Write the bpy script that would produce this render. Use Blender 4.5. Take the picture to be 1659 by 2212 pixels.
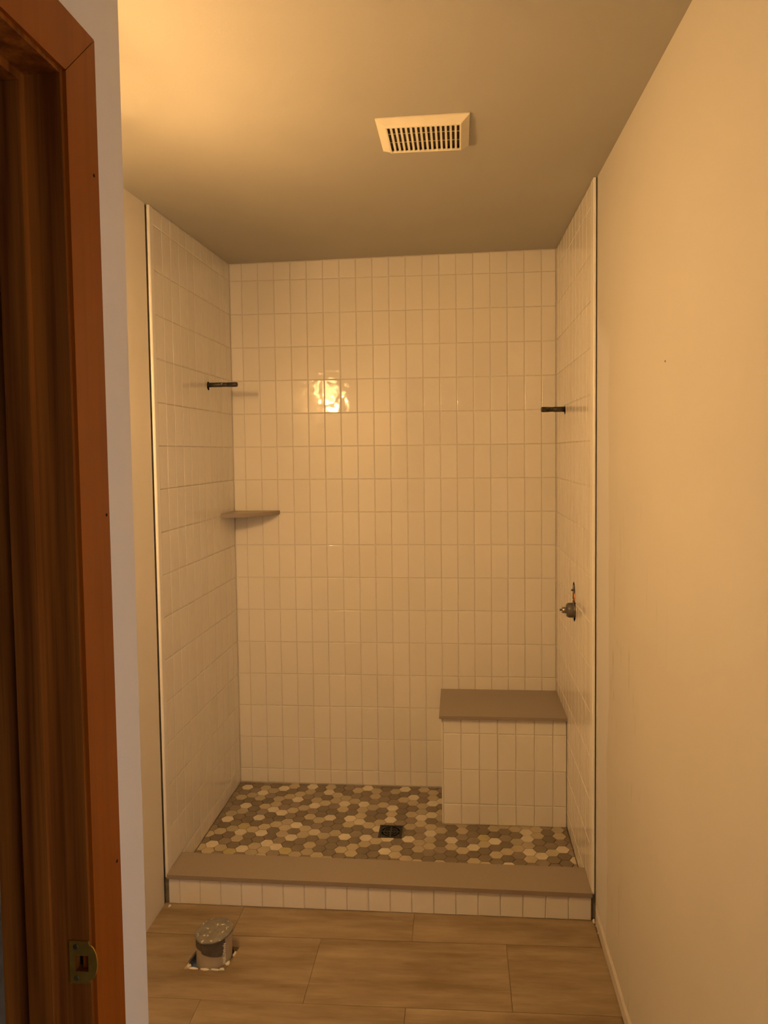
import bpy, bmesh, math, random
from mathutils import Vector, Matrix
random.seed(7)
for o in list(bpy.data.objects): bpy.data.objects.remove(o, do_unlink=True)
SC = bpy.context.scene
COL = SC.collection

# ------------------------------------------------------------------ camera
# metres: x along the tiled back wall (0 = left tile face), y into the shower (0 = back tile face), z up (0 = shower floor)
FPX, CAM = 1528.37, Vector((1.0633, -3.2779, 1.5899))
yaw, pitch, roll = -.0842, -.0504, -.0114
fw = Vector((math.sin(yaw)*math.cos(pitch), math.cos(yaw)*math.cos(pitch), math.sin(pitch)))
rt = Vector((math.cos(yaw), -math.sin(yaw), 0)); up = rt.cross(fw)
r2 = rt*math.cos(roll) + up*math.sin(roll); u2 = up*math.cos(roll) - rt*math.sin(roll)
cd = bpy.data.cameras.new('camera'); cam = bpy.data.objects.new('camera', cd); COL.objects.link(cam)
m3 = Matrix((r2, u2, -fw)).transposed()
cam.matrix_world = Matrix.Translation(CAM) @ m3.to_4x4()
cd.sensor_fit = 'HORIZONTAL'; cd.sensor_width = 36; cd.lens = FPX/1659*36
cd.shift_x = -32.618/1659; cd.shift_y = -53.03/1659
cd.clip_start = .02
SC.camera = cam
SC.cycles.max_bounces = 6; SC.cycles.caustics_reflective = False; SC.cycles.caustics_refractive = False; SC.cycles.sample_clamp_indirect = 3; SC.cycles.adaptive_threshold = .12; SC.cycles.use_light_tree = False; SC.cycles.adaptive_min_samples = 16

# ------------------------------------------------------------------ world and exposure
LAMP_COL = (1.0, .568, .210); LAMP_POWER = 18.5      # watts of each bulb
wd = bpy.data.worlds.new('world'); SC.world = wd; wd.use_nodes = True
wd.node_tree.nodes['Background'].inputs[0].default_value = (.87, .84, .84, 1)
wd.node_tree.nodes['Background'].inputs[1].default_value = 1.35
SC.view_settings.view_transform = 'Standard'; SC.view_settings.look = 'None'
SC.view_settings.gamma = 1; SC.view_settings.use_curve_mapping = False
SC.view_settings.exposure = 0.5

# ------------------------------------------------------------------ materials
MATS = {}
def nodes_of(name):
    m = bpy.data.materials.new(name); m.use_nodes = True; MATS[name] = m
    return m, m.node_tree.nodes, m.node_tree.links, m.node_tree.nodes['Principled BSDF']
def mixcol(nt, lk, fac, a, b):
    n = nt.new('ShaderNodeMix'); n.data_type = 'RGBA'
    for s, v in ((0, fac), (6, a), (7, b)):
        if hasattr(v, 'is_linked') or hasattr(v, 'links'): lk.new(v, n.inputs[s])
        elif s == 0: n.inputs[0].default_value = v
        else: n.inputs[s].default_value = (*v, 1) if len(v) == 3 else v
    return n.outputs[2]
def noise(nt, lk, vec, scale, detail=3, rough=.5):
    n = nt.new('ShaderNodeTexNoise'); n.inputs['Scale'].default_value = scale
    n.inputs['Detail'].default_value = detail; n.inputs['Roughness'].default_value = rough
    if vec is not None: lk.new(vec, n.inputs['Vector'])
    return n.outputs['Fac']
def ramp(nt, lk, fac, lo, hi):
    n = nt.new('ShaderNodeMapRange'); lk.new(fac, n.inputs[0])
    n.inputs[1].default_value = lo; n.inputs[2].default_value = hi
    return n.outputs[0]
def mathn(nt, lk, op, a, b=None):
    n = nt.new('ShaderNodeMath'); n.operation = op
    for i, v in enumerate((a, b)):
        if v is None: continue
        if isinstance(v, (int, float)): n.inputs[i].default_value = v
        else: lk.new(v, n.inputs[i])
    return n.outputs[0]
def pos(nt, lk, scale=None):
    g = nt.new('ShaderNodeNewGeometry'); out = g.outputs['Position']
    if scale:
        mp = nt.new('ShaderNodeMapping'); mp.inputs['Scale'].default_value = scale; lk.new(out, mp.inputs[0]); out = mp.outputs[0]
    return out
def bump(nt, lk, bsdf, h, strength, dist=.01):
    b = nt.new('ShaderNodeBump'); b.inputs['Strength'].default_value = strength; b.inputs['Distance'].default_value = dist
    lk.new(h, b.inputs['Height']); lk.new(b.outputs[0], bsdf.inputs['Normal'])
def mat(name, col, rough=.5, var=.06, vscale=14, bmp=0, bscale=120, metal=0, spec=.5, objvar=0):
    m, nt, lk, b = nodes_of(name)
    p = pos(nt, lk)
    c1 = tuple(min(1, c*(1+var)) for c in col); c2 = tuple(c*(1-var) for c in col)
    c = mixcol(nt, lk, ramp(nt, lk, noise(nt, lk, p, vscale), .3, .7), c1, c2)
    if objvar:
        oi = nt.new('ShaderNodeObjectInfo'); hs = nt.new('ShaderNodeHueSaturation')
        v = nt.new('ShaderNodeMapRange'); lk.new(oi.outputs['Random'], v.inputs[0]); v.inputs[3].default_value = 1-objvar; v.inputs[4].default_value = 1+objvar
        lk.new(v.outputs[0], hs.inputs['Value']); lk.new(c, hs.inputs['Color']); c = hs.outputs[0]
    lk.new(c, b.inputs['Base Color']); b.inputs['Roughness'].default_value = rough
    b.inputs['Metallic'].default_value = metal; b.inputs['Specular IOR Level'].default_value = spec
    if bmp: bump(nt, lk, b, noise(nt, lk, p, bscale, 3), bmp, .002)
    return m
def glazed():
    m, nt, lk, b = nodes_of('glazed_tile'); p = pos(nt, lk)
    oi = nt.new('ShaderNodeObjectInfo')
    c = mixcol(nt, lk, oi.outputs['Random'], (.80, .768, .715), (.84, .806, .755))
    lk.new(c, b.inputs['Base Color']); b.inputs['Roughness'].default_value = .07
    b.inputs['Specular IOR Level'].default_value = .5
    bump(nt, lk, b, noise(nt, lk, p, 21, 1), .30, .004)
glazed()
mat('grout', (.70, .66, .60), .9, .06, 60, spec=.1)
mat('hex_grout', (.19, .155, .11), .9, .08, 60, spec=.1)
mat('hex_cream', (.66, .60, .48), .38, .05, 30, objvar=.06)
mat('hex_tan', (.46, .395, .28), .38, .06, 30, objvar=.12)
mat('hex_olive', (.45, .39, .19), .38, .06, 30, objvar=.05)
mat('hex_dark', (.195, .158, .112), .38, .08, 30, objvar=.10)
mat('hex_mid', (.26, .21, .16), .38, .08, 30, objvar=.08)
mat('quartz', (.30, .25, .20), .30, .05, 260, spec=.45)
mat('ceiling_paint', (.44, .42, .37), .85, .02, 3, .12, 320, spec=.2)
mat('white_trim', (.86, .84, .80), .22, .02, 10)
mat('backer', (.20, .18, .14), .9, .25, 30, .5, 90)
mat('hole_shade_and_nail', (.012, .010, .009), .9, .2, 20, spec=.1)  # near-black for holes: their shade is put into the colour; also nail heads
mat('vent_plastic', (.86, .80, .64), .38, .03, 20)
mat('vent_slot_shade', (.10, .075, .045), .8, .1, 30)  # brown-black standing in for the shade behind the grille slots
mat('black_iron', (.055, .048, .042), .42, .3, 90, .5, 160, metal=.35)
mat('paint_fleck', (.60, .56, .50), .7, .1, 40)
mat('chrome_dull', (.36, .32, .28), .34, .15, 60, metal=.85)
mat('valve_grey', (.13, .12, .105), .4, .15, 60, metal=.3)
mat('copper', (.55, .24, .10), .38, .15, 60, metal=.8)
mat('pvc', (.47, .40, .29), .5, .10, 30, .3, 80)
mat('plaster', (.72, .68, .60), .9, .10, 60, .6, 120)
mat('tape_grey', (.095, .085, .07), .45, .25, 50, .3, 90)
mat('subfloor', (.42, .35, .25), .9, .15, 60, .5, 120)
mat('brass', (.62, .42, .09), .36, .15, 60, metal=.9)
mat('brass_dark', (.08, .06, .03), .5, .2, 60, metal=.5)
mat('drain_metal', (.055, .052, .05), .38, .2, 120, metal=.7)
mat('drain_black', (.014, .012, .010), .7, .1, 50)
mat('fixture_metal', (.55, .53, .50), .3, .05, 20, metal=.9)

def cap_mat():
    m, nt, lk, b = nodes_of('cap_grey'); p = pos(nt, lk)
    sp = ramp(nt, lk, noise(nt, lk, p, 85, 2), .64, .68)
    c = mixcol(nt, lk, ramp(nt, lk, noise(nt, lk, p, 40, 4), .3, .7), (.17, .16, .135), (.235, .22, .19))
    lk.new(mixcol(nt, lk, sp, c, (.62, .58, .50)), b.inputs['Base Color']); b.inputs['Roughness'].default_value = .55
cap_mat()
def wall_paint(name, col, patch=None, scuffs=False):
    m, nt, lk, b = nodes_of(name); p = pos(nt, lk)
    c = mixcol(nt, lk, ramp(nt, lk, noise(nt, lk, p, 2.2, 2), .3, .7), tuple(x*1.02 for x in col), tuple(x*.98 for x in col))
    sx = nt.new('ShaderNodeSeparateXYZ'); lk.new(p, sx.inputs[0])
    if scuffs:   # short near-vertical rub marks low on the wall behind the trim
        st = pos(nt, lk, (1, 42, 6)); s = ramp(nt, lk, noise(nt, lk, st, 1.0, 3, .6), .60, .70)
        zone = mathn(nt, lk, 'MULTIPLY', ramp(nt, lk, sx.outputs[1], -1.75, -1.35), ramp(nt, lk, sx.outputs[1], -1.02, -1.15))
        zone = mathn(nt, lk, 'MULTIPLY', zone, ramp(nt, lk, sx.outputs[2], 1.55, 1.3))
        zone = mathn(nt, lk, 'MULTIPLY', zone, ramp(nt, lk, noise(nt, lk, p, 5, 2), .45, .62))
        s = mathn(nt, lk, 'MULTIPLY', s, zone); s = mathn(nt, lk, 'MULTIPLY', s, .6)
        c = mixcol(nt, lk, s, c, tuple(x*.55 for x in col))
    if patch:    # band of bare joint compound beside the tile edge, with a hand-trowelled border
        wob = noise(nt, lk, pos(nt, lk, (1, 1, 1)), 2.6, 3)
        edge = mathn(nt, lk, 'ADD', sx.outputs[1], mathn(nt, lk, 'MULTIPLY', mathn(nt, lk, 'SUBTRACT', wob, .5), .12))
        f = ramp(nt, lk, edge, patch-.006, patch+.006)
        f = mathn(nt, lk, 'MULTIPLY', f, ramp(nt, lk, mathn(nt, lk, 'ADD', sx.outputs[2], mathn(nt, lk, 'MULTIPLY', sx.outputs[1], -.6)), 2.58, 2.50))
        c = mixcol(nt, lk, f, c, (.655, .64, .635))
    lk.new(c, b.inputs['Base Color']); b.inputs['Roughness'].default_value = .6; b.inputs['Specular IOR Level'].default_value = .3
    bump(nt, lk, b, noise(nt, lk, p, 260, 3), .10, .002)
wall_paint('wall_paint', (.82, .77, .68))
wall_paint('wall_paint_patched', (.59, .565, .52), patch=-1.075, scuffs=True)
wall_paint('wall_paint_pale', (.74, .71, .67))
def wood(name, dark, light, rough=.35, sc=(34, 34, 1.3), lo=.30, hi=.72):
    m, nt, lk, b = nodes_of(name); p = pos(nt, lk, sc)
    g = noise(nt, lk, p, 1.0, 4, .6); g2 = noise(nt, lk, pos(nt, lk, (sc[0]*5, sc[1]*5, sc[2]*2)), 1.0, 2)
    c = mixcol(nt, lk, ramp(nt, lk, g, lo, hi), dark, light)
    c = mixcol(nt, lk, mathn(nt, lk, 'MULTIPLY', ramp(nt, lk, g2, .5, .75), .35), c, tuple(x*.5 for x in dark))
    lk.new(c, b.inputs['Base Color']); b.inputs['Roughness'].default_value = rough
    b.inputs['Specular IOR Level'].default_value = .25
    bump(nt, lk, b, g2, .12, .001)
wood('casing_wood', (.225, .050, .0010), (.275, .063, .0012), .30, (16, 16, 1.0))
wood('jamb_wood', (.105, .025, .003), (.33, .105, .014), .38, (46, 46, 1.2), .36, .70)
def floor_tile_mat():
    m, nt, lk, b = nodes_of('wood_look_tile')
    oi = nt.new('ShaderNodeObjectInfo'); p = pos(nt, lk, (2.6, 15, 1))
    off = nt.new('ShaderNodeVectorMath'); off.operation = 'ADD'
    cx = nt.new('ShaderNodeCombineXYZ'); lk.new(mathn(nt, lk, 'MULTIPLY', oi.outputs['Random'], 40), cx.inputs[0]); lk.new(mathn(nt, lk, 'MULTIPLY', oi.outputs['Random'], 17), cx.inputs[1])
    lk.new(p, off.inputs[0]); lk.new(cx.outputs[0], off.inputs[1])
    g = noise(nt, lk, off.outputs[0], 1.0, 6, .62)
    c = mixcol(nt, lk, ramp(nt, lk, g, .32, .70), (.200, .142, .078), (.400, .312, .205))
    p2 = pos(nt, lk, (3, 70, 1)); g2 = ramp(nt, lk, noise(nt, lk, p2, 1.0, 3), .62, .72)
    c = mixcol(nt, lk, mathn(nt, lk, 'MULTIPLY', g2, .35), c, (.40, .33, .24))
    dust = ramp(nt, lk, noise(nt, lk, pos(nt, lk, (4, 9, 1)), 1.3, 6, .7), .60, .78)
    c = mixcol(nt, lk, mathn(nt, lk, 'MULTIPLY', dust, .28), c, (.52, .45, .36))
    lk.new(c, b.inputs['Base Color']); b.inputs['Roughness'].default_value = .45; b.inputs['Specular IOR Level'].default_value = .35
    bump(nt, lk, b, g, .08, .002)
floor_tile_mat()
mat('bare_plaster', (.56, .52, .47), .8, .05, 30, .3, 90)
mat('floor_grout', (.22, .165, .105), .9, .08, 60, spec=.1)
def lamp_mat(name, power):
    m, nt, lk, b = nodes_of(name)
    b.inputs['Base Color'].default_value = (.9, .85, .75, 1)
    b.inputs['Emission Color'].default_value = (*LAMP_COL, 1); b.inputs['Emission Strength'].default_value = power
lamp_mat('lit_glass', 20.0); lamp_mat('lit_bulb', 6.0); MATS['lit_bulb'].cycles.emission_sampling = 'NONE'

# ------------------------------------------------------------------ helpers
def link(name, me, m=None, parent=None):
    o = bpy.data.objects.new(name, me); COL.objects.link(o)
    if m and len(me.materials) == 0: me.materials.append(MATS[m])
    if parent is not None: o.parent = parent
    return o
def tag(o, label=None, cat=None, group=None, kind=None):
    if label: o['label'] = label
    if cat: o['category'] = cat
    if group: o['group'] = group
    if kind: o['kind'] = kind
    return o
def empty(name, loc=(0, 0, 0)):
    o = bpy.data.objects.new(name, None); COL.objects.link(o); o.location = loc; o.empty_display_size = .05
    return o
def from_bm(name, bm, smooth=False):
    bmesh.ops.recalc_face_normals(bm, faces=bm.faces)
    me = bpy.data.meshes.new(name); bm.to_mesh(me); bm.free()
    if smooth:
        for p in me.polygons: p.use_smooth = True
    return me
def bevel_bm(bm, w, seg=2, ang=30):
    if w:
        es = [e for e in bm.edges if len(e.link_faces) == 2 and e.calc_face_angle(0) > math.radians(ang)]
        bmesh.ops.bevel(bm, geom=es, offset=w, segments=seg, profile=.5, affect='EDGES')
def hexa(name, c8, m, parent=None, bev=0, seg=2):
    """box from eight corners: bottom ring of four, then top ring of four"""
    bm = bmesh.new(); v = [bm.verts.new(c) for c in c8]
    for f in ((3, 2, 1, 0), (4, 5, 6, 7), (0, 1, 5, 4), (1, 2, 6, 5), (2, 3, 7, 6), (3, 0, 4, 7)): bm.faces.new([v[i] for i in f])
    bevel_bm(bm, bev, seg)
    return link(name, from_bm(name, bm), m, parent)
def box(name, x0, x1, y0, y1, z0, z1, m, parent=None, bev=0, seg=2):
    return hexa(name, [(x0, y0, z0), (x1, y0, z0), (x1, y1, z0), (x0, y1, z0), (x0, y0, z1), (x1, y0, z1), (x1, y1, z1), (x0, y1, z1)], m, parent, bev, seg)
def prism(name, pts, vec, m, parent=None, bev=0, seg=2, ang=30, smooth=False):
    """flat outline (3-D points) pushed along vec"""
    bm = bmesh.new(); vec = Vector(vec)
    a = [bm.verts.new(p) for p in pts]; b = [bm.verts.new(Vector(p)+vec) for p in pts]; n = len(pts)
    bm.faces.new(a); bm.faces.new(b[::-1])
    for i in range(n): bm.faces.new((a[i], b[i], b[(i+1) % n], a[(i+1) % n]))
    bevel_bm(bm, bev, seg, ang)
    return link(name, from_bm(name, bm, smooth), m, parent)
def lathe(name, prof, axis_o, axis_d, m, parent=None, n=28, smooth=True, close=True):
    """prof = [(distance along axis, radius)]"""
    d = Vector(axis_d).normalized(); a = d.orthogonal().normalized(); b = d.cross(a); o0 = Vector(axis_o)
    bm = bmesh.new(); rings = []
    for t, r in prof:
        rings.append([bm.verts.new(o0 + d*t + (a*math.cos(2*math.pi*i/n) + b*math.sin(2*math.pi*i/n))*r) for i in range(n)])
    for k in range(len(rings)-1):
        for i in range(n): bm.faces.new((rings[k][i], rings[k][(i+1) % n], rings[k+1][(i+1) % n], rings[k+1][i]))
    if close:
        bm.faces.new(rings[0][::-1]); bm.faces.new(rings[-1])
    me = from_bm(name, bm)
    for p in me.polygons: p.use_smooth = smooth and len(p.vertices) == 4
    return link(name, me, m, parent)
def rough_blob(name, c, size, m, parent, seed):
    rnd = random.Random(seed); bm = bmesh.new(); bmesh.ops.create_icosphere(bm, subdivisions=1, radius=1)
    for v in bm.verts:
        k = rnd.uniform(.65, 1.1); v.co = Vector((v.co.x*size[0]*k + c[0], v.co.y*size[1]*k + c[1], v.co.z*size[2]*k + c[2]))
    return link(name, from_bm(name, bm), m, parent)
def cut_hole(objs, cutters):
    """real holes: boolean each object by each cutter, keep the result as its mesh"""
    for o in objs:
        o.data = o.data.copy()
        for c in cutters:
            md = o.modifiers.new('cut', 'BOOLEAN'); md.operation = 'DIFFERENCE'; md.object = c; md.solver = 'EXACT'; md.material_mode = 'TRANSFER'
    bpy.context.view_layer.update(); dg = bpy.context.evaluated_depsgraph_get()
    for o in objs:
        me = bpy.data.meshes.new_from_object(o.evaluated_get(dg)); o.modifiers.clear(); o.data = me
def drop(objs):
    for c in objs: bpy.data.objects.remove(c, do_unlink=True)
def ceil_z(x, y): return 2.4755 + .0124*x + .0215*y
def floor_z(x): return -.041 + .014*x

W = 1.5073; XL, XR = -.012, 1.520
YF_L, YF_R = -.863, -.887          # front edges of the tile fields
RP, CP, JT = .155, .0769, .0024    # row pitch, column pitch, joint
ROWS = [2.3946 - RP*k for k in range(16)]

# ------------------------------------------------------------------ setting: shell
def slab_under(name, x0, x1, y0, y1, top, bot, m):
    return hexa(name, [(x0, y0, bot), (x1, y0, bot), (x1, y1, bot), (x0, y1, bot), (x0, y0, top(x0, y0)), (x1, y0, top(x1, y0)), (x1, y1, top(x1, y1)), (x0, y1, top(x0, y1))], m)
floor = slab_under('floor', -1.0, 1.75, -4.6, -.80, lambda x, y: floor_z(x)-.0022, -.16, 'floor_grout')
tag(floor, 'brown wood-look tiled bathroom floor in front of the shower', kind='structure')
def ceil_box(name, x0, x1, y0, y1, m):
    return hexa(name, [(x0, y0, ceil_z(x0, y0)), (x1, y0, ceil_z(x1, y0)), (x1, y1, ceil_z(x1, y1)), (x0, y1, ceil_z(x0, y1)), (x0, y0, 2.62), (x1, y0, 2.62), (x1, y1, 2.62), (x0, y1, 2.62)], m)
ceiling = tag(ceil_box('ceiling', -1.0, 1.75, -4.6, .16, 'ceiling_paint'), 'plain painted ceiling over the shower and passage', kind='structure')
wall_back = tag(box('wall_back', -.13, 1.65, JT, .14, -.16, 2.55, 'grout'), 'shower back wall of stacked vertical white tiles', kind='structure')
xy = [(-.13, -2.33), (XL, -2.33), (XL, -.8690), (XL-.014, -.8690), (XL-.014, -.8485), (XL, -.8485), (XL, JT), (-.13, JT)]
wall_left = tag(prism('wall_left', [(x, y, -.16) for x, y in xy], (0, 0, 2.71), 'wall_paint'), 'left bathroom wall, painted in front and white tiled inside the shower', kind='structure')
yz = [(JT, -.16), (JT, 2.55), (-4.6, 2.55), (-4.6, -.16), (-3.80, -.16), (-3.80, 2.02), (-2.95, 2.02), (-2.95, -.16)]  # doorway notch out of view, added to let cool daylight reach the hall strip
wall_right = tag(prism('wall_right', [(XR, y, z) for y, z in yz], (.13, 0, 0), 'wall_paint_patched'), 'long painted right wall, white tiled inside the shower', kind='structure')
back_l = box('tile_backer', XL-.001, -.0025, -.848, JT, -.05, 2.50, 'grout', wall_left)
back_r = box('tile_backer', W+.0025, XR+.001, -.872, JT, -.05, 2.50, 'grout', wall_right)
box('backer_edge', XL-.0138, -.0035, -.8500, -.8475, -.05, 2.462, 'backer', wall_left)
box('backer_edge', W+.0035, XR+.0005, -.8775, -.8715, -.05, 2.475, 'backer', wall_right)
wall_part = tag(box('wall_partition', -1.0, .507, -2.445, -2.321, -.16, 2.55, 'wall_paint_pale'), 'short partition wall at the end of the passage', kind='structure')
bm = bmesh.new()
yz = [(-4.6, -.16), (-3.255, -.16), (-3.255, 2.04), (-2.473, 2.04), (-2.473, -.16), (-2.321, -.16), (-2.321, 2.55), (-4.6, 2.55)]
wall_hall = tag(prism('wall_hall', [(.507, y, z) for y, z in yz], (.100, 0, 0), 'wall_paint_pale'), 'pale grey strip of wall between the stained door casing and the corner', kind='structure')
wall_rear = tag(box('wall_rear', -1.0, 1.65, -4.7, -4.6, -.16, 2.55, 'wall_paint_pale'), 'rear wall of the passage behind the viewer', kind='structure')
wall_closet = tag(box('wall_closet', -1.0, -.9, -4.6, -2.445, -.16, 2.55, 'wall_paint_pale'), 'wall of the side room beyond the door opening', kind='structure')

# ------------------------------------------------------------------ wall tiles
PROF = ((0, -.007), (0, -.0016), (.0005, -.0007), (.0013, -.00015), (.0026, 0))
TCACHE = {}
def tile_mesh(w, h):
    key = (round(w, 4), round(h, 4))
    if key in TCACHE: return TCACHE[key]
    bm = bmesh.new(); rings = []
    for ins, z in PROF: rings.append([bm.verts.new(c) for c in ((ins, ins, z), (w-ins, ins, z), (w-ins, h-ins, z), (ins, h-ins, z))])
    for a, b in zip(rings, rings[1:]):
        for i in range(4): bm.faces.new((a[i], a[(i+1) % 4], b[(i+1) % 4], b[i])).smooth = True
    for a, b in zip(rings, rings[1:]):
        for i in range(4): bm.edges.get((a[i], b[i])).smooth = False      # mitred corners stay crisp
    bm.faces.new(rings[-1]); bm.faces.new(rings[0][::-1])
    me = bpy.data.meshes.new('tile'); bm.to_mesh(me); bm.free(); me.materials.append(MATS['glazed_tile'])
    TCACHE[key] = me
    return me
def lay(parent, org, u, v, cols, rows_of, skip=None, name='tile', joint=JT, wobble=.0004):
    """a field of tiles: cols = [(u0, u1)], rows_of(col) = [(v0, v1)]; returns [(object, area, centre)]"""
    u, v, org = Vector(u), Vector(v), Vector(org); n = u.cross(v); out = []
    for ci, (a, b) in enumerate(cols):
        for ri, (c, d) in enumerate(rows_of(ci)):
            w, h = b-a-joint, d-c-joint
            if w < .004 or h < .004 or (skip and skip(a, b, c, d)): continue
            o = link(name, tile_mesh(w, h), None, parent)
            M = Matrix((u, v, n)).transposed().to_4x4(); M.translation = org + u*(a+joint/2) + v*(c+joint/2)
            half = Matrix.Translation((w/2, h/2, 0))
            tilt = Matrix.Rotation(random.gauss(0, wobble), 4, 'X') @ Matrix.Rotation(random.gauss(0, wobble), 4, 'Y')
            o.matrix_world = M @ half @ tilt @ half.inverted()
            out.append((o, w*h, (a, b, c, d)))
    return out
def cap_count(tiles, parent, limit=300):
    """all but the largest go into one joined part"""
    tiles = sorted(tiles, key=lambda t: -t[1]); rest = tiles[limit:]
    if not rest: return
    bm = bmesh.new()
    for o, _, _ in rest:
        tmp = o.data.copy(); tmp.transform(o.matrix_world); bm.from_mesh(tmp); bpy.data.meshes.remove(tmp)
    me = bpy.data.meshes.new('cut_tiles'); bm.to_mesh(me); bm.free(); me.materials.append(MATS['glazed_tile'])
    j = link('cut_tiles', me, None, parent); j['kind'] = 'stuff'
    drop([t[0] for t in rest])
BX0, BY0, BZT = .9735, -.3425, .4755     # seat slab: left edge, front edge, top
C0 = .0578
bcols = [(0.001, C0)] + [(C0 + CP*i, C0 + CP*(i+1)) for i in range(18)] + [(C0 + CP*18, W-.001)]
def vrows(top, bottom): return [(ROWS[0], top)] + [(ROWS[k+1], ROWS[k]) for k in range(15)] + [(bottom, ROWS[15])]
def brows(ci): return vrows(ceil_z((bcols[ci][0]), 0) - .001, .001)
back_tiles = lay(wall_back, (0, 0, 0), (1, 0, 0), (0, 0, 1), bcols, brows, skip=lambda a, b, c, d: a > BX0+.012 and d < BZT-.012, wobble=.0014)
cap_count(back_tiles, wall_back)
# left wall: u runs towards the back (+y ... seen from inside, normal +x)
lj = [-.834, -.760]
while lj[-1] + CP < -.004: lj.append(lj[-1] + CP)
lj.append(-.001)
lcols = [(lj[i], lj[i+1]) for i in range(len(lj)-1)]
left_tiles = lay(wall_left, (0, 0, 0), (0, 1, 0), (0, 0, 1), lcols, lambda ci: vrows(ceil_z(0, lcols[ci][0]) - .001, -.0))
rj = [-.840, -.762]
while rj[-1] + CP < -.004: rj.append(rj[-1] + CP)
rj.append(-.001)
rcols = [(-rj[i+1], -rj[i]) for i in range(len(rj)-1)]      # u = -y
right_tiles = lay(wall_right, (W, 0, 0), (0, -1, 0), (0, 0, 1), rcols, lambda ci: vrows(ceil_z(W, -rcols[ci][1]) - .001, .0),
                  skip=lambda a, b, c, d: b < .33 and d < BZT-.012)

# tile edge trims
def edge_trim(name, x_face, sgn, y_front, y_back, z0, z1, label):
    # rounded nose: in plan, thickness .0085 behind the tile face, nose radius at the front
    t = .0085; pts = [(x_face, y_back)]
    for k in range(7):
        a = math.pi/2*k/6; r = .0055
        pts.append((x_face - sgn*(r - r*math.cos(a)), y_front + r - r*math.sin(a)))
    pts += [(x_face - sgn*t, y_front), (x_face - sgn*t, y_front+.012), (x_face - sgn*.004, y_back)]
    o = prism(name, [(x, y, z0) for x, y in pts], (0, 0, z1-z0), 'white_trim', smooth=False)
    return tag(o, label, kind='structure')
edge_trim('trim_1', .0006, 1, YF_L, -.8345, .056, ceil_z(0, YF_L)-.002, 'bright white edge strip finishing the left tiled wall')
edge_trim('trim_2', W-.0006, -1, YF_R, -.8405, .072, ceil_z(W, YF_R)-.002, 'white edge strip finishing the right tiled wall')

lathe('nail_hole_shade', [(-.001, .0026), (.0004, .0024)], (XR, -1.658, 1.783), (-1, 0, 0), 'hole_shade_and_nail', wall_right, 10)  # flat disc; the hole's shade is painted as near-black
# right wall foot: strip of rough board left where the skirting was
bm = bmesh.new(); rnd = random.Random(3); N = 26; ra = []; rb = []
pts_top = []
for i in range(N+1):
    y = -.905 - (4.2-.905)*((i/N)**1.6); zb = floor_z(1.515) + .006 + rnd.uniform(0, .002); zt = floor_z(1.515) + (.066 if i < 2 else .052) + rnd.uniform(-.003, .003)
    th = .004 if i == 0 else .0065
    ra.append([bm.verts.new(c) for c in ((XR+.001, y, zb), (XR-th, y, zb), (XR-th, y, zt-.006), (XR-.0015, y, zt), (XR+.001, y, zt))])
for a, b in zip(ra, ra[1:]):
    for k in range(5): bm.faces.new((a[k], a[(k+1) % 5], b[(k+1) % 5], b[k]))
bm.faces.new(ra[0]); bm.faces.new(ra[-1][::-1])
tag(link('baseboard_right', from_bm('baseboard_right', bm), 'bare_plaster'), 'low pale plaster strip along the foot of the right wall', kind='structure')

# ------------------------------------------------------------------ shower floor with hexagon mosaic
DX, DY = .7675, -.388
def sf_z(x, y):
    d = max(abs(x-DX)/.75, abs(y-DY)/.39); return -.009 + .0085*min(1, d)
floor_sh = tag(slab_under('floor_shower', -.002, W+.002, -.745, .002, lambda x, y: -.0115, -.15, 'hex_grout'), 'shower floor of mixed cream, tan and brown hexagon mosaic', kind='structure')
HX, HY, HCX, HH = .9348, -.049, .0443, .0490
CREAM = "-20,0 -20,6 -20,10 -19,3 -18,1 -18,8 -17,5 -17,10 -16,0 -16,4 -16,8 -15,4 -15,9 -14,2 -14,10 -13,-1 -13,6 -13,8 -12,3 -11,0 -11,7 -10,5 -9,2 -8,5 -8,8 -7,-1 -7,2 -7,5 -6,8 -5,6 -4,3 -4,5 -4,8 -4,10 -3,-1 -2,1 -2,8 -1,4 0,2 0,4 0,7 1,1 2,8 4,9 6,8 7,11 9,6 9,7 9,9 10,10 12,9 13,10"
TAN = "-21,8 -21,10 -20,2 -20,5 -20,8 -20,11 -19,1 -19,4 -19,7 -19,10 -18,0 -18,2 -18,9 -17,0 -17,3 -17,7 -16,2 -16,3 -16,7 -16,10 -16,11 -15,-1 -15,1 -15,6 -15,10 -15,11 -14,1 -14,4 -14,6 -14,7 -14,8 -13,0 -13,3 -12,2 -12,5 -12,7 -12,8 -12,11 -11,-1 -11,2 -11,5 -11,9 -11,10 -10,1 -10,2 -10,8 -10,11 -9,1 -9,3 -9,7 -9,11 -8,0 -8,2 -8,6 -8,10 -7,3 -7,4 -7,9 -7,10 -6,0 -6,1 -6,3 -6,6 -6,9 -5,2 -5,5 -5,8 -4,0 -4,4 -3,1 -3,9 -3,10 -2,2 -2,4 -2,6 -2,11 -1,-1 -1,2 -1,3 -1,5 -1,8 -1,9 -1,11 0,0 0,1 0,6 0,8 0,9 1,3 1,4 1,6 1,11 2,9 3,5 3,6 3,9 4,11 5,8 5,11 6,6 6,10 7,5 7,9 8,6 8,8 8,9 9,5 9,8 9,10 10,6 10,7 11,9 12,6 12,7"
OLIVE = "-18,7 -18,11 -13,10 5,7"
HC = {}
for s, k in ((CREAM, 'hex_cream'), (TAN, 'hex_tan'), (OLIVE, 'hex_olive')):
    for t in s.split(): HC[tuple(map(int, t.split(',')))] = k
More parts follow.
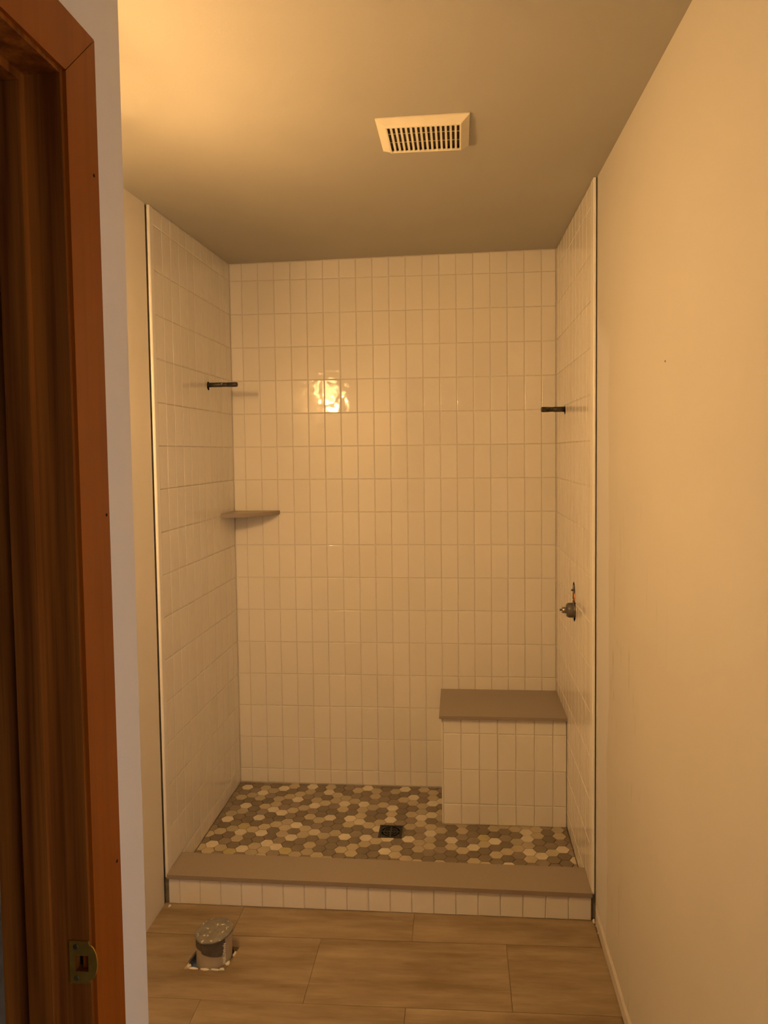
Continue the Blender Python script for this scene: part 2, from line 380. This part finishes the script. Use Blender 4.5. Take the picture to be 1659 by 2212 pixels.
def clip(poly, ax, lim, keep_less):
    out = []
    ins = (lambda p: p[ax] <= lim) if keep_less else (lambda p: p[ax] >= lim)
    for i, p in enumerate(poly):
        q = poly[(i+1) % len(poly)]
        if ins(p): out.append(p)
        if ins(p) != ins(q):
            t = (lim-p[ax])/(q[ax]-p[ax]); out.append((p[0]+(q[0]-p[0])*t, p[1]+(q[1]-p[1])*t))
    return out
R_ = HCX*4/3/2 - .0011; Hh = HH/2 - .00095
HPOLY = [(R_, 0), (R_/2, Hh), (-R_/2, Hh), (-R_, 0), (-R_/2, -Hh), (R_/2, -Hh)]
def hex_bm(poly, bm=None, fz=None):
    bm = bm or bmesh.new(); cx = sum(p[0] for p in poly)/len(poly); cy = sum(p[1] for p in poly)/len(poly); rings = []
    for s, z in ((0, -.006), (0, -.0007), (.0009, 0)):
        rg = []
        for p in poly:
            l = math.hypot(p[0]-cx, p[1]-cy) or 1; k = max(.3, 1-s/l); x, y = cx+(p[0]-cx)*k, cy+(p[1]-cy)*k
            rg.append(bm.verts.new((x, y, z + (fz(x, y) if fz else 0))))
        rings.append(rg)
    n = len(poly)
    for a, b in zip(rings, rings[1:]):
        for i in range(n): bm.faces.new((a[i], a[(i+1) % n], b[(i+1) % n], b[i]))
    bm.faces.new(rings[-1]); bm.faces.new(rings[0][::-1])
    return bm
HEXM = {}
cells = []
for i in range(-23, 15):
    for j in range(-2, 16):
        x = HX + i*HCX; y = HY - (j + .5*(abs(i) % 2))*HH
        poly = [(x+a, y+b) for a, b in HPOLY]
        for ax, lim, less in ((0, .0015, False), (0, W-.0015, True), (1, -.0015, True), (1, -.743, False)): poly = clip(poly, ax, lim, less) if poly else poly
        if len(poly) < 3: continue
        area = abs(sum(poly[k][0]*poly[(k+1) % len(poly)][1]-poly[(k+1) % len(poly)][0]*poly[k][1] for k in range(len(poly))))/2
        if area < 4e-5: continue
        if x > .982+.035 and y > -.318+.03: continue                  # under the bench
        if abs(x-DX) < .030 and abs(y-DY) < .030: continue             # under the drain
        k = HC.get((i, j)) or ('hex_mid' if random.random() < .30 else 'hex_dark')
        if j > 11 or (j, i) == (-1, 99): k = random.choice(['hex_cream', 'hex_tan', 'hex_tan', 'hex_dark', 'hex_dark', 'hex_mid'])
        vis = area if y > -.615 else area*.01
        cells.append((vis, x, y, poly, k, len(poly) == 6 and area > .0019))
cells.sort(key=lambda c: -c[0])
rest = {}
for n_, (vis, x, y, poly, k, full) in enumerate(cells):
    if n_ < 300:
        if full:
            if k not in HEXM:
                HEXM[k] = from_bm('hexagon_tile', hex_bm(HPOLY)); HEXM[k].materials.append(MATS[k])
            o = link('hexagon_tile', HEXM[k], None, floor_sh); e = .01
            gx = (sf_z(x+e, y)-sf_z(x-e, y))/(2*e); gy = (sf_z(x, y+e)-sf_z(x, y-e))/(2*e)
            o.rotation_euler = (gy, -gx, 0); o.location = (x, y, sf_z(x, y))
        else:
            link('hexagon_tile', from_bm('hexagon_tile', hex_bm(poly, None, sf_z)), k, floor_sh)
    else: rest.setdefault(k, []).append(poly)
bm = bmesh.new(); mi = list(rest)
for q, k in enumerate(mi):
    f0 = len(bm.faces)
    for poly in rest[k]: hex_bm(poly, bm, sf_z)
    bm.faces.ensure_lookup_table()
    for f in bm.faces[f0:]: f.material_index = q
me = from_bm('cut_hexagons', bm)
for k in mi: me.materials.append(MATS[k])
link('cut_hexagons', me, None, floor_sh)['kind'] = 'stuff'

# ------------------------------------------------------------------ bathroom floor: 12 x 24 in wood-look tiles
FT = []
ylines = [-.84, -1.022, -1.302, -1.582, -1.862, -2.142, -2.422, -2.702, -2.982, -3.262, -3.542]
for r in range(len(ylines)-1):
    y1, y0 = ylines[r], ylines[r+1]; x0 = (.898 if r % 2 == 0 else .594) - .6135*3
    while x0 < XR:
        a, b = max(x0, XL if r < 5 else -.9), min(x0+.6135, XR-.002)
        if b-a > .02:
            g = .0007; z = .0004*random.uniform(-1, 1)
            FT.append((hexa('floor_tile', [(a+g, y0+g, floor_z(a)-.0095), (b-g, y0+g, floor_z(b)-.0095), (b-g, y1-g, floor_z(b)-.0095), (a+g, y1-g, floor_z(a)-.0095),
                                     (a+g, y0+g, floor_z(a)+z), (b-g, y0+g, floor_z(b)+z), (b-g, y1-g, floor_z(b)+z), (a+g, y1-g, floor_z(a)+z)], 'wood_look_tile', floor, .0010, 1), (a, b, y0, y1)))
        x0 += .6135

# capped waste pipe standing in a rough square hole
PX_, PY_ = .262, -1.118
cut = prism('cutter', [(.183, -1.181, -.2), (.318, -1.184, -.2), (.327, -1.140, -.2), (.331, -1.075, -.2), (.200, -1.066, -.2), (.189, -1.12, -.2)], (0, 0, .3), 'subfloor')
cut_hole([o for o, (a, b, c, d) in FT if a < .34 and b > .17 and c < -1.06 and d > -1.19] , [cut])
cut2 = lathe('cutter', [(-.13, .0725), (.2, .0725)], (PX_-.012, PY_+.004, -.03), (0, 0, 1), 'backer')
cut_hole([floor], [cut2]); drop([cut, cut2])
fz0 = floor_z(PX_)
sub = prism('subfloor_patch', [(.183, -1.181, fz0-.0075), (.318, -1.184, fz0-.0075), (.331, -1.075, fz0-.0075), (.200, -1.066, fz0-.0075)], (0, 0, .0045), 'subfloor', floor)
cut2 = lathe('cutter', [(-.13, .0715), (.2, .0715)], (PX_-.012, PY_+.004, -.03), (0, 0, 1), 'backer')
cut_hole([sub], [cut2]); drop([cut2])
pipe = empty('waste_pipe', (PX_, PY_, fz0))
tag(pipe, 'white plastic waste pipe stub with taped grey cap sticking up through the floor', 'pipe')
def local(o):
    o.matrix_parent_inverse = Matrix.Translation(-Vector(pipe.location)); return o
def slant(p): return fz0 + .084 + .075*(p.x-PX_) + .03*(p.y-PY_)
def tube_slant(name, r, z0, dz0, dz1, m, a0=0, a1=360, thick=.002, n=40, jag=None):
    """upright wall of radius r whose upper edge follows the sloped cut"""
    bm = bmesh.new(); full = a1-a0 >= 360; cnt = n if full else n+1; V = []
    for i in range(cnt):
        a = math.radians(a0 + (a1-a0)*i/n); q = Vector((PX_+r*math.cos(a), PY_+r*math.sin(a), 0)); qi = Vector((PX_+(r-thick)*math.cos(a), PY_+(r-thick)*math.sin(a), 0))
        lo = z0(math.degrees(a)) if callable(z0) else z0; t = slant(q)+dz1
        V.append([bm.verts.new((q.x, q.y, lo)), bm.verts.new((q.x, q.y, t)), bm.verts.new((qi.x, qi.y, t)), bm.verts.new((qi.x, qi.y, lo))])
    for i in range(n if full else n):
        a, b = V[i], V[(i+1) % cnt]
        for k in range(4): bm.faces.new((a[k], b[k], b[(k+1) % 4], a[(k+1) % 4]))
    if not full: bm.faces.new(V[0][::-1]); bm.faces.new(V[-1])
    me = from_bm(name, bm)
    for p in me.polygons: p.use_smooth = len(p.vertices) == 4
    me.set_sharp_from_angle(angle=math.radians(40))
    return local(link(name, me, m, pipe))
tube_slant('pipe_wall', .0565, fz0-.10, 0, -.002, 'pvc', thick=.006)
tube_slant('tape_flap', .0580, lambda d: fz0 + (.050 if d < 246 else (.043 - (d-246)*.00020 if d < 314 else .029 + (d-314)*.0035)), 0, -.001, 'tape_grey', 190, 326, thick=.0012)
bm = bmesh.new(); n = 48; rnd = random.Random(5); rings = []
for s, dz in ((.0600, -.004), (.0605, .001), (.0575, .0035), (.035, .0042)):
    rg = []
    for i in range(n):
        a = 2*math.pi*i/n; k = s*(1+rnd.uniform(-.008, .008)); q = Vector((PX_+k*math.cos(a), PY_+k*math.sin(a), 0)); rg.append(bm.verts.new((q.x, q.y, slant(q)+dz)))
    rings.append(rg)
for a, b in zip(rings, rings[1:]):
    for i in range(n): bm.faces.new((a[i], a[(i+1) % n], b[(i+1) % n], b[i]))
bm.faces.new(rings[0][::-1]); bm.faces.new(rings[-1])
me = from_bm('cap', bm)
for p in me.polygons: p.use_smooth = True
local(link('cap', me, 'cap_grey', pipe))
# ribbed seam of glue down the right side of the pipe
bm = bmesh.new(); V = []
for i in range(33):
    a = math.radians(322 + 4*math.sin(i*2.1)); z = fz0 - .004 + .072*i/32; r = .0572 + (.0022 if i % 2 else .0006)
    V.append([bm.verts.new((PX_+rr*math.cos(a+da), PY_+rr*math.sin(a+da), z)) for rr, da in ((.0555, -.05), (r, -.03), (r, .04), (.0555, .06))])
for a, b in zip(V, V[1:]):
    for k in range(4): bm.faces.new((a[k], a[(k+1) % 4], b[(k+1) % 4], b[k]))
bm.faces.new(V[0]); bm.faces.new(V[-1][::-1])
local(link('glue_seam', from_bm('glue_seam', bm), 'plaster', pipe))
CR = [(.215, -1.178, .020, .006), (.252, -1.180, .022, .007), (.288, -1.181, .020, .006), (.306, -1.176, .012, .006), (.316, -1.150, .008, .014), (.325, -1.105, .006, .016), (.196, -1.168, .009, .010)]
for q, (x, y, sx, sy) in enumerate(CR):
    c = rough_blob('mortar_crumb', (x, y, floor_z(x)-.001), (sx, sy, .005), 'plaster', floor, 20+q)
for q, (x, y, s) in enumerate([(1.512, -.902, .007), (1.517, -.920, .005), (1.515, -.955, .004), (1.513, -.889, .005), (.012, -.882, .006)]):
    rough_blob('plaster_crumb', (x, y, floor_z(x)+s*.5), (s, s*1.2, s*.8), 'plaster', floor, 40+q)

# ------------------------------------------------------------------ curb
def sl_z(x): return .0715 + .0065*x
def cf(x): return -.866 - .0166*x
curb = empty('shower_curb', (.75, -.81, -.035)); tag(curb, 'low tiled shower curb topped with a long grey stone slab', 'curb')
def plocal(o, p):
    o.matrix_parent_inverse = Matrix.Translation(-Vector(p.location)); return o
bpy.context.view_layer.update()
x0, x1 = .004, W-.003
plocal(hexa('core', [(x0, cf(x0)+.0028, -.06), (x1, cf(x1)+.0028, -.06), (x1, -.752, -.06), (x0, -.742, -.06), (x0, cf(x0)+.0028, sl_z(x0)-.016), (x1, cf(x1)+.0028, sl_z(x1)-.016), (x1, -.752, sl_z(x1)-.016), (x0, -.742, sl_z(x0)-.016)], 'grout', curb), curb)
x0, x1 = .0008, W-.0008
slab = plocal(hexa('cap_slab', [(x0, cf(x0)-.0075, sl_z(x0)-.0155), (x1, cf(x1)-.0075, sl_z(x1)-.0155), (x1, -.747, sl_z(x1)-.0155), (x0, -.728, sl_z(x0)-.0155),
             (x0, cf(x0)-.0075, sl_z(x0)), (x1, cf(x1)-.0075, sl_z(x1)), (x1, -.747, sl_z(x1)), (x0, -.728, sl_z(x0))], 'quartz', curb, .0016, 2), curb)
slab['label'] = 'grey stone slab'
ang = math.atan(-.0166); uu = Vector((math.cos(ang), math.sin(ang), 0))
ccols = []; e1 = W-.002
while e1 > .01: ccols.append((max(.003, e1-CP), e1)); e1 -= CP
for (o, ar, (a, b, c, d)) in lay(curb, (0, cf(0), 0), uu, (0, 0, 1), ccols, lambda ci: [(floor_z(ccols[ci][0])+.0015, sl_z(ccols[ci][0])-.0150)]): 
    mw = o.matrix_world.copy(); plocal(o, curb); o.matrix_world = mw; o.matrix_parent_inverse = Matrix.Translation(-Vector(curb.location)); o.matrix_basis = mw
box('gap_backing', -.011, .0045, -.858, -.85, -.06, .06, 'backer', wall_left)
box('gap_backing', W-.004, XR, -.882, -.875, -.06, .075, 'backer', wall_right)

# ------------------------------------------------------------------ bench
bench = empty('shower_bench', (1.24, -.16, 0)); tag(bench, 'white tiled corner bench with a grey stone seat in the shower', 'bench')
FX0, FY = .9825, -.3215
def badd(o): return plocal(o, bench)
badd(box('core', FX0+.004, W-.001, FY+.003, -.0005, -.010, BZT-.013, 'grout', bench))
s_ = badd(box('seat_slab', BX0, W-.0006, BY0, -.0006, BZT-.0135, BZT, 'quartz', bench, .0014, 2)); s_['label'] = 'grey stone seat'
bq = [FX0+.0065 + CP*i for i in range(7)] + [W-.001]
bcl = [(bq[i], bq[i+1]) for i in range(7)]
brw = [(sf_z(1.2, FY)+.001, .0865), (.0865, .0865+.1495), (.236, .3925), (.3925, BZT-.0135)]
def reparent(lst, par):
    for o, _, _ in lst:
        mw = o.matrix_world.copy(); o.matrix_parent_inverse = Matrix.Translation(-Vector(par.location)); o.matrix_basis = mw
reparent(lay(bench, (0, FY, 0), (1, 0, 0), (0, 0, 1), bcl, lambda ci: brw), bench)
sq = [(.001, .089), (.089, .166), (.166, .243), (.243, .3145)]
reparent(lay(bench, (FX0+.001, 0, 0), (0, -1, 0), (0, 0, 1), sq, lambda ci: brw), bench)
badd(box('edge_strip', FX0, FX0+.0062, FY-.0006, FY+.006, 0, BZT-.0135, 'white_trim', bench, .0012, 2))

# ------------------------------------------------------------------ corner shelf
sh = []
A, B = Vector((.001, -.195)), Vector((.2195, -.001)); mid = (A+B)/2; nrm = Vector((.66, -.75)).normalized()
sh.append((.001, -.001)); 
for k in range(21):
    t = k/20; p = A.lerp(B, t) + nrm*(.034*(1-(2*t-1)**2)); sh.append((p.x, p.y))
shelf = prism('corner_shelf', [(x, y, 1.3020) for x, y in sh], (0, 0, .0175), 'quartz', None, .0014, 2, 50)
tag(shelf, 'small grey stone corner shelf with a curved front', 'shelf')

# ------------------------------------------------------------------ shower pipe stubs
def stub(x0, y, z, d, length, r, label, wall_objs):
    t = empty('pipe_stub', (x0, y, z)); tag(t, label, 'pipe', 'capped shower pipe stubs')
    c = prism('cutter', [(x0-d*.02, y+.0175*math.cos(a), z-.004+.0185*math.sin(a)) for a in [2*math.pi*k/14 for k in range(14)]], (d*.034, 0, 0), 'hole_shade_and_nail')  # cut faces painted near black in place of the hole's shade
    c2 = prism('cutter', [(x0-d*.0075, y+.0175*math.cos(a), z-.004+.0185*math.sin(a)) for a in [2*math.pi*k/14 for k in range(14)]], (d*.034, 0, 0), 'hole_shade_and_nail')
    cut_hole(wall_objs, [c]); drop([c, c2])
    o = Vector((0, 0, 0)); D = (d, 0, 0)
    def add(ob): ob.parent = t; return ob
    prof = [(-.018, r*.86)]
    for k in range(7): prof += [(length*.50 + k*.0030, r*.90), (length*.50 + k*.0030+.0015, r*.98)]
    add(lathe('pipe_wall', prof + [(length*.72, r*.92)], o, D, 'black_iron', None, 20))
    add(lathe('coupling', [(.001, r*.9), (.0015, r*1.02), (length*.47, r*1.02), (length*.48, r*.9)], o, D, 'black_iron', None, 20))
    add(lathe('end_cap', [(length*.66, r*.9), (length*.66, r*1.04), (length-.006, r*1.04), (length-.0015, r*.92), (length, r*.55)], o, D, 'black_iron', None, 20))
    rnd = random.Random(int(y*1000))
    for k in range(5):
        q = rnd.uniform(.35, .97)*length; a = rnd.uniform(-2.9, -.6)
        add(rough_blob('paint_fleck', (d*q, math.cos(a)*r*1.02, -math.sin(a)*r*.55), (.0035, .0015, .0022), 'paint_fleck', None, 60+k+int(length*1000)))
    return t
def near(tiles, y, z, ry, rz, sgn):
    return [o for o, _, (a, b, c, d) in tiles if c < z+rz and d > z-rz and (a < sgn*y+ry and b > sgn*y-ry)]
stub(0, -.314, 1.884, 1, .1275, .0098, 'black capped pipe stub jutting from the left tiled wall', near(left_tiles, -.314, 1.884, .02, .025, 1) + [back_l])
stub(W, -.262, 1.7595, -1, .0985, .0108, 'black capped pipe stub jutting from the right tiled wall', near(right_tiles, -.262, 1.7595, .02, .025, -1) + [back_r])

# ------------------------------------------------------------------ mixing valve in its rough opening
VY, VZ = -.503, .966
hole = []
for y, z in [(-.500, 1.078), (-.484, 1.070), (-.474, 1.052), (-.471, 1.020), (-.470, .992), (-.462, .978), (-.460, .960), (-.468, .942), (-.486, .934), (-.503, .922), (-.520, .926), (-.536, .940), (-.542, .966), (-.536, .990), (-.528, 1.004), (-.529, 1.045), (-.520, 1.068)]: hole.append((W-.02, y, z))
bm = bmesh.new(); rings = []
for dx, k in ((-.020, 1.0), (.0015, 1.0), (.0080, 1.45), (.065, 1.7)):
    rings.append([bm.verts.new((W+dx, -.503+(y+.503)*k, 1.0+(z-1.0)*(1+(k-1)*.6))) for _, y, z in hole])
for a, b in zip(rings, rings[1:]):
    for i in range(len(hole)): bm.faces.new((a[i], a[(i+1) % len(hole)], b[(i+1) % len(hole)], b[i]))
bm.faces.new(rings[0]); bm.faces.new(rings[-1])
cut = link('cutter', from_bm('cutter', bm), 'hole_shade_and_nail')  # cavity walls coloured near-black to stand in for deep shade
cut_hole(near(right_tiles, VY, 1.0, .045, .09, -1) + [back_r, wall_right], [cut]); drop([cut])
valve = empty('shower_valve', (W, VY, VZ)); tag(valve, 'bare shower valve in a rough hole in the right tiled wall', 'valve')
def vadd(o): o.parent = valve; return o
vadd(lathe('valve_body', [(-.045, .026), (-.004, .026), (0, .0285), (.004, .0290), (.022, .0285), (.029, .0240), (.031, .014)], (0, 0, 0), (-1, 0, 0), 'valve_grey', None, 32))
vadd(lathe('retaining_ring', [(-.004, .0300), (.003, .0305), (.004, .0300)], (0, 0, 0), (-1, 0, 0), 'chrome_dull', None, 32))
vadd(lathe('stem', [(.030, .0110), (.031, .0116), (.046, .0112), (.047, .0065), (.0475, .0045)], (0, 0, 0), (-1, 0, 0), 'chrome_dull', None, 16))
vadd(lathe('stem_screw', [(.047, .0042), (.0545, .0040), (.0555, .0025)], (0, 0, .001), (-1, 0, 0), 'valve_grey', None, 12))
vadd(lathe('copper_pipe', [(.010, .0062), (.075, .0062)], (.0055, .014, 0), (0, 0, 1), 'copper', None, 16))
vadd(prism('stop_block', [(.022, .026, .068), (.022, -.008, .068), (.022, -.006, .082), (.022, .006, .098), (.022, .012, .098), (.022, .026, .086)], (-.024, 0, 0), 'chrome_dull', None, .0015, 2))
vadd(lathe('stop_screw', [(.002, .0042), (.0095, .0040), (.0105, .0025)], (0, .008, .077), (-1, 0, 0), 'valve_grey', None, 12))
for k, (y, z) in enumerate([(.012, .020), (-.016, -.018)]):
    vadd(lathe('body_screw', [(.028, .0035), (.031, .0032)], (0, y*.8, z*.8), (-1, 0, 0), 'chrome_dull', None, 10))

# ------------------------------------------------------------------ floor drain
dz = sf_z(DX, DY) + .0012
cut = box('cutter', DX-.0495, DX+.0495, DY-.0495, DY+.0495, -.040, .03, 'hex_grout')
bpy.context.view_layer.update()
cut_hole([o for o in floor_sh.children if o.name.startswith('hexagon_tile') and any(abs((o.matrix_world @ Vector(c)).x-DX) < .06 and abs((o.matrix_world @ Vector(c)).y-DY) < .06 for c in o.bound_box)] + [floor_sh], [cut]); drop([cut])
dr = empty('floor_drain', (DX, DY, dz)); tag(dr, 'square dark metal floor drain in the hexagon mosaic', 'drain')
def dadd(o): o.parent = dr; return o
H = .0495
dadd(box('bowl', -H+.0005, H-.0005, -H+.0005, H-.0005, -.029, -.024, 'drain_black'))
for q in range(4):
    a, b = [(-H, H, -H, -H+.008), (-H, H, H-.008, H), (-H, -H+.008, -H+.008, H-.008), (H-.008, H, -H+.008, H-.008)][q], 0
    dadd(box('frame_bar', a[0], a[1], a[2], a[3], -.006, .0009, 'drain_metal', None, .0006, 1))
# corner plates and concentric grate rings
def ring_piece(name, r0, r1, a0, a1, m, z0=-.004, z1=-.0002, n=10):
    pts = [(r1*math.cos(math.radians(a0+(a1-a0)*k/n)), r1*math.sin(math.radians(a0+(a1-a0)*k/n)), z0) for k in range(n+1)] + \
          [(r0*math.cos(math.radians(a1-(a1-a0)*k/n)), r0*math.sin(math.radians(a1-(a1-a0)*k/n)), z0) for k in range(n+1)]
    return dadd(prism(name, pts, (0, 0, z1-z0), m))
I = H-.0095
for q in range(4):
    s = [(1, 1), (-1, 1), (-1, -1), (1, -1)][q]; a0 = q*90
    pts = [(s[0]*I, s[1]*I, -.004)]
    arc = [(.0395*math.cos(math.radians(a0+90*k/10)), .0395*math.sin(math.radians(a0+90*k/10)), -.004) for k in range(11)]
    pts += arc[::-1] if True else arc
    pts = [pts[0]] + [(max(-I, min(I, x)), max(-I, min(I, y)), z) for x, y, z in arc[::-1]]
    dadd(prism('corner_plate', pts, (0, 0, .0038), 'drain_metal'))
for r0, r1 in ((.0265, .0315), (.0150, .0195)):
    for q in range(4): ring_piece('grate_ring', r0, r1, q*90, q*90+90.01, 'drain_metal')
dadd(lathe('hub', [(-.004, .0085), (-.0004, .0085), (0, .0075)], (0, 0, 0), (0, 0, 1), 'drain_metal', None, 20))
for q in range(4):
    a = math.radians(90*q); c, s = math.cos(a), math.sin(a)
    pts = [(c*t - s*w, s*t + c*w, -.004) for t, w in ((.006, -.0035), (.0400, -.0035), (.0400, .0035), (.006, .0035))]
    dadd(prism('spoke', pts, (0, 0, .0037), 'drain_metal'))

# ------------------------------------------------------------------ exhaust vent grille
vent = empty('exhaust_vent', (.976, -1.302, 2.457)); tag(vent, 'cream plastic exhaust fan grille with vertical slots on the ceiling', 'vent')
def wadd(o): return plocal(o, vent)
ox0, ox1, oy0, oy1 = .853, 1.0985, -1.406, -1.199; ix0, ix1, iy0, iy1 = .8765, 1.0765, -1.381, -1.222
zo = lambda x, y: ceil_z(x, y) - .0035; zi = 2.4425
def quadstrip(name, a, b, m):
    """sloped frame side: outer edge a0-a1 to inner edge b0-b1, 3 mm thick"""
    pts = [a[0], a[1], b[1], b[0]]; up_ = Vector((0, 0, .003))
    return wadd(hexa(name, [Vector(p) for p in pts] + [Vector(p)+up_ for p in pts], m, vent, .0006, 1))
O = [(ox0, oy0), (ox1, oy0), (ox1, oy1), (ox0, oy1)]; I_ = [(ix0, iy0), (ix1, iy0), (ix1, iy1), (ix0, iy1)]
for q in range(4):
    a, b = O[q], O[(q+1) % 4]; c, d = I_[q], I_[(q+1) % 4]
    quadstrip('frame_side', [(a[0], a[1], zo(*a)), (b[0], b[1], zo(*b))], [(c[0], c[1], zi), (d[0], d[1], zi)], 'vent_plastic')
for q in range(4):   # raised lip round the slots
    c, d = I_[q], I_[(q+1) % 4]; k = .0045
    e = [(ix0+k, iy0+k), (ix1-k, iy0+k), (ix1-k, iy1-k), (ix0+k, iy1-k)]
    pts = [(*c, zi-.0022), (*d, zi-.0022), (*e[(q+1) % 4], zi-.0022), (*e[q], zi-.0022)]
    wadd(hexa('lip', [Vector(p) for p in pts] + [Vector(p)+Vector((0, 0, .005)) for p in pts], 'vent_plastic', vent, .0006, 1))
NS = 15; pw = (ix1-ix0-.009)/(NS-.45)
for q in range(NS-1):
    xa = ix0+.0045 + pw*q + pw*.55
    wadd(box('slat', xa, xa+pw*.45, iy0+.003, iy1-.003, zi-.0008, zi+.0075, 'vent_plastic', vent, .0006, 1))
for t in (.33, .66):
    y = iy0 + (iy1-iy0)*t; wadd(box('cross_rib', ix0+.003, ix1-.003, y-.0007, y+.0007, zi+.0035, zi+.0055, 'vent_plastic', vent))
wadd(hexa('slot_shade_plate', [(ix0-.004, iy0-.004, zi+.0095), (ix1+.004, iy0-.004, zi+.0095), (ix1+.004, iy1+.004, zi+.0095), (ix0-.004, iy1+.004, zi+.0095),
                      (ix0-.004, iy0-.004, ceil_z(ix0, iy0)-.0005), (ix1+.004, iy0-.004, ceil_z(ix1, iy0)-.0005), (ix1+.004, iy1+.004, ceil_z(ix1, iy1)-.0005), (ix0-.004, iy1+.004, ceil_z(ix0, iy1)-.0005)], 'vent_slot_shade', vent))  # solid plate; its dark colour paints the shade inside the fan

# ------------------------------------------------------------------ stained door frame in the hall wall
door = empty('door_1', (.607, -2.49, -.03)); tag(door, 'stained wooden door frame with brass strike plate at the left', kind='structure')
def oadd(o): return plocal(o, door)
YJ = -2.493; XW, XC = .607, .6233; ZH = 2.0205; YN = -3.235; zb = floor_z(.6)
oadd(prism('casing', [(XW, -2.4205, zb), (XW, -2.4205, 2.0956), (XW, -2.488, 2.0255), (XW, -2.488, zb)], (XC-XW, 0, 0), 'casing_wood', door, .003, 3))
oadd(prism('casing', [(XW, -2.4212, 2.0961), (XW, -3.3075, 2.0961), (XW, -3.240, 2.0262), (XW, -2.4885, 2.0262)], (XC-XW, 0, 0), 'casing_wood', door, .003, 3))
oadd(prism('casing', [(XW, -3.3075, zb), (XW, -3.3075, 2.0956), (XW, -3.240, 2.0255), (XW, -3.240, zb)], (XC-XW, 0, 0), 'casing_wood', door, .003, 3))
jamb = oadd(box('jamb', .5085, .6188, YJ, -2.473, zb, ZH+.018, 'jamb_wood', door, .0012, 2))
oadd(box('jamb', .5085, .6188, -3.255, YN, zb, ZH+.018, 'jamb_wood', door, .0012, 2))
oadd(box('head_jamb', .5085, .6188, YN+.0003, YJ-.0003, ZH, ZH+.018, 'jamb_wood', door, .0012, 2))
oadd(box('door_stop', .5465, .5765, YJ-.011, YJ-.0002, zb, ZH-.0112, 'jamb_wood', door, .0025, 2))
oadd(box('door_stop', .5465, .5765, YN+.0002, YN+.011, zb, ZH-.0112, 'jamb_wood', door, .0025, 2))
oadd(box('door_stop', .5465, .5765, YN+.0002, YJ-.0002, ZH-.011, ZH-.0002, 'jamb_wood', door, .0025, 2))
SZ = .9825
out = [(.5935, SZ-.0262), (.6180, SZ-.0262)] + [(.6186+.0095*math.cos(a), SZ+.0215*math.sin(a)) for a in [math.pi*(-.5+k/12) for k in range(13)]] + [(.6180, SZ+.0262), (.5935, SZ+.0262)]
plate = oadd(prism('strike_plate', [(x, YJ-.0016, z) for x, z in out], (0, .0014, 0), 'brass', door, .0004, 1)); plate['label'] = 'brass strike plate'
cut = box('cutter', .6005, .6170, YJ-.004, YJ+.012, SZ-.011, SZ+.0085, 'jamb_wood')
cut_hole([plate, jamb], [cut]); drop([cut])
oadd(box('latch_shade_plate', .6003, .6172, YJ+.0095, YJ+.0118, SZ-.0113, SZ+.0088, 'hole_shade_and_nail', door))  # near-black plate added as the shade at the back of the latch hole
for z in (SZ+.0195, SZ-.0195):
    sc_ = oadd(lathe('screw', [(0, .0033), (.0007, .0031), (.0010, .0018)], (.6020, YJ-.0015, z), (0, -1, 0), 'brass_dark', door, 12))
for z, y in ((1.93, -2.432), (1.515, -2.428), (1.07, -2.430)):
    oadd(lathe('nail_head', [(0, .0022), (.0004, .0020)], (XC-.0001, y, z), (1, 0, 0), 'hole_shade_and_nail', door, 10))

# ------------------------------------------------------------------ vanity light on the left wall (hidden by the partition, seen mirrored in the tiles)
LX, LY, LZ = .130, -1.85, 1.990
vl = empty('vanity_light', (XL, LY, LZ+.06)); tag(vl, 'lit three-shade vanity light mirrored in the glossy back wall tiles', 'light')
def ladd(o): return plocal(o, vl)
ladd(box('back_plate', XL+.0005, XL+.02, LY-.26, LY+.26, LZ+.085, LZ+.155, 'fixture_metal', vl, .004, 2))
for dy in (-.16, 0, .16):
    ladd(lathe('arm', [(0, .008), (LX-XL-.04, .008)], (XL+.018, LY+dy, LZ+.12), (1, 0, 0), 'fixture_metal', vl, 12))
    ladd(lathe('holder', [(-.012, .012), (-.006, .036), (.010, .040), (.016, .040)], (LX, LY+dy, LZ+.125), (0, 0, -1), 'fixture_metal', vl, 20))
    ladd(lathe('shade', [(0, .050), (.04, .048), (.08, .045), (.115, .042)], (LX, LY+dy, LZ+.110), (0, 0, -1), 'lit_glass', vl, 16, close=False))
    ladd(lathe('bulb', [(-.02, .008), (.004, .010), (.012, .017), (.022, .022), (.034, .022), (.046, .015), (.051, .005)], (LX, LY+dy, LZ-.0055), (0, 0, -1), 'lit_bulb', vl, 10))
    ld = bpy.data.lights.new('bulb_light', 'POINT'); ld.energy = LAMP_POWER; ld.color = LAMP_COL; ld.shadow_soft_size = .030
    lo = bpy.data.objects.new('bulb_light', ld); COL.objects.link(lo); lo.parent = vl; lo.location = Vector((LX, LY+dy, LZ-.0335)) - Vector(vl.location)
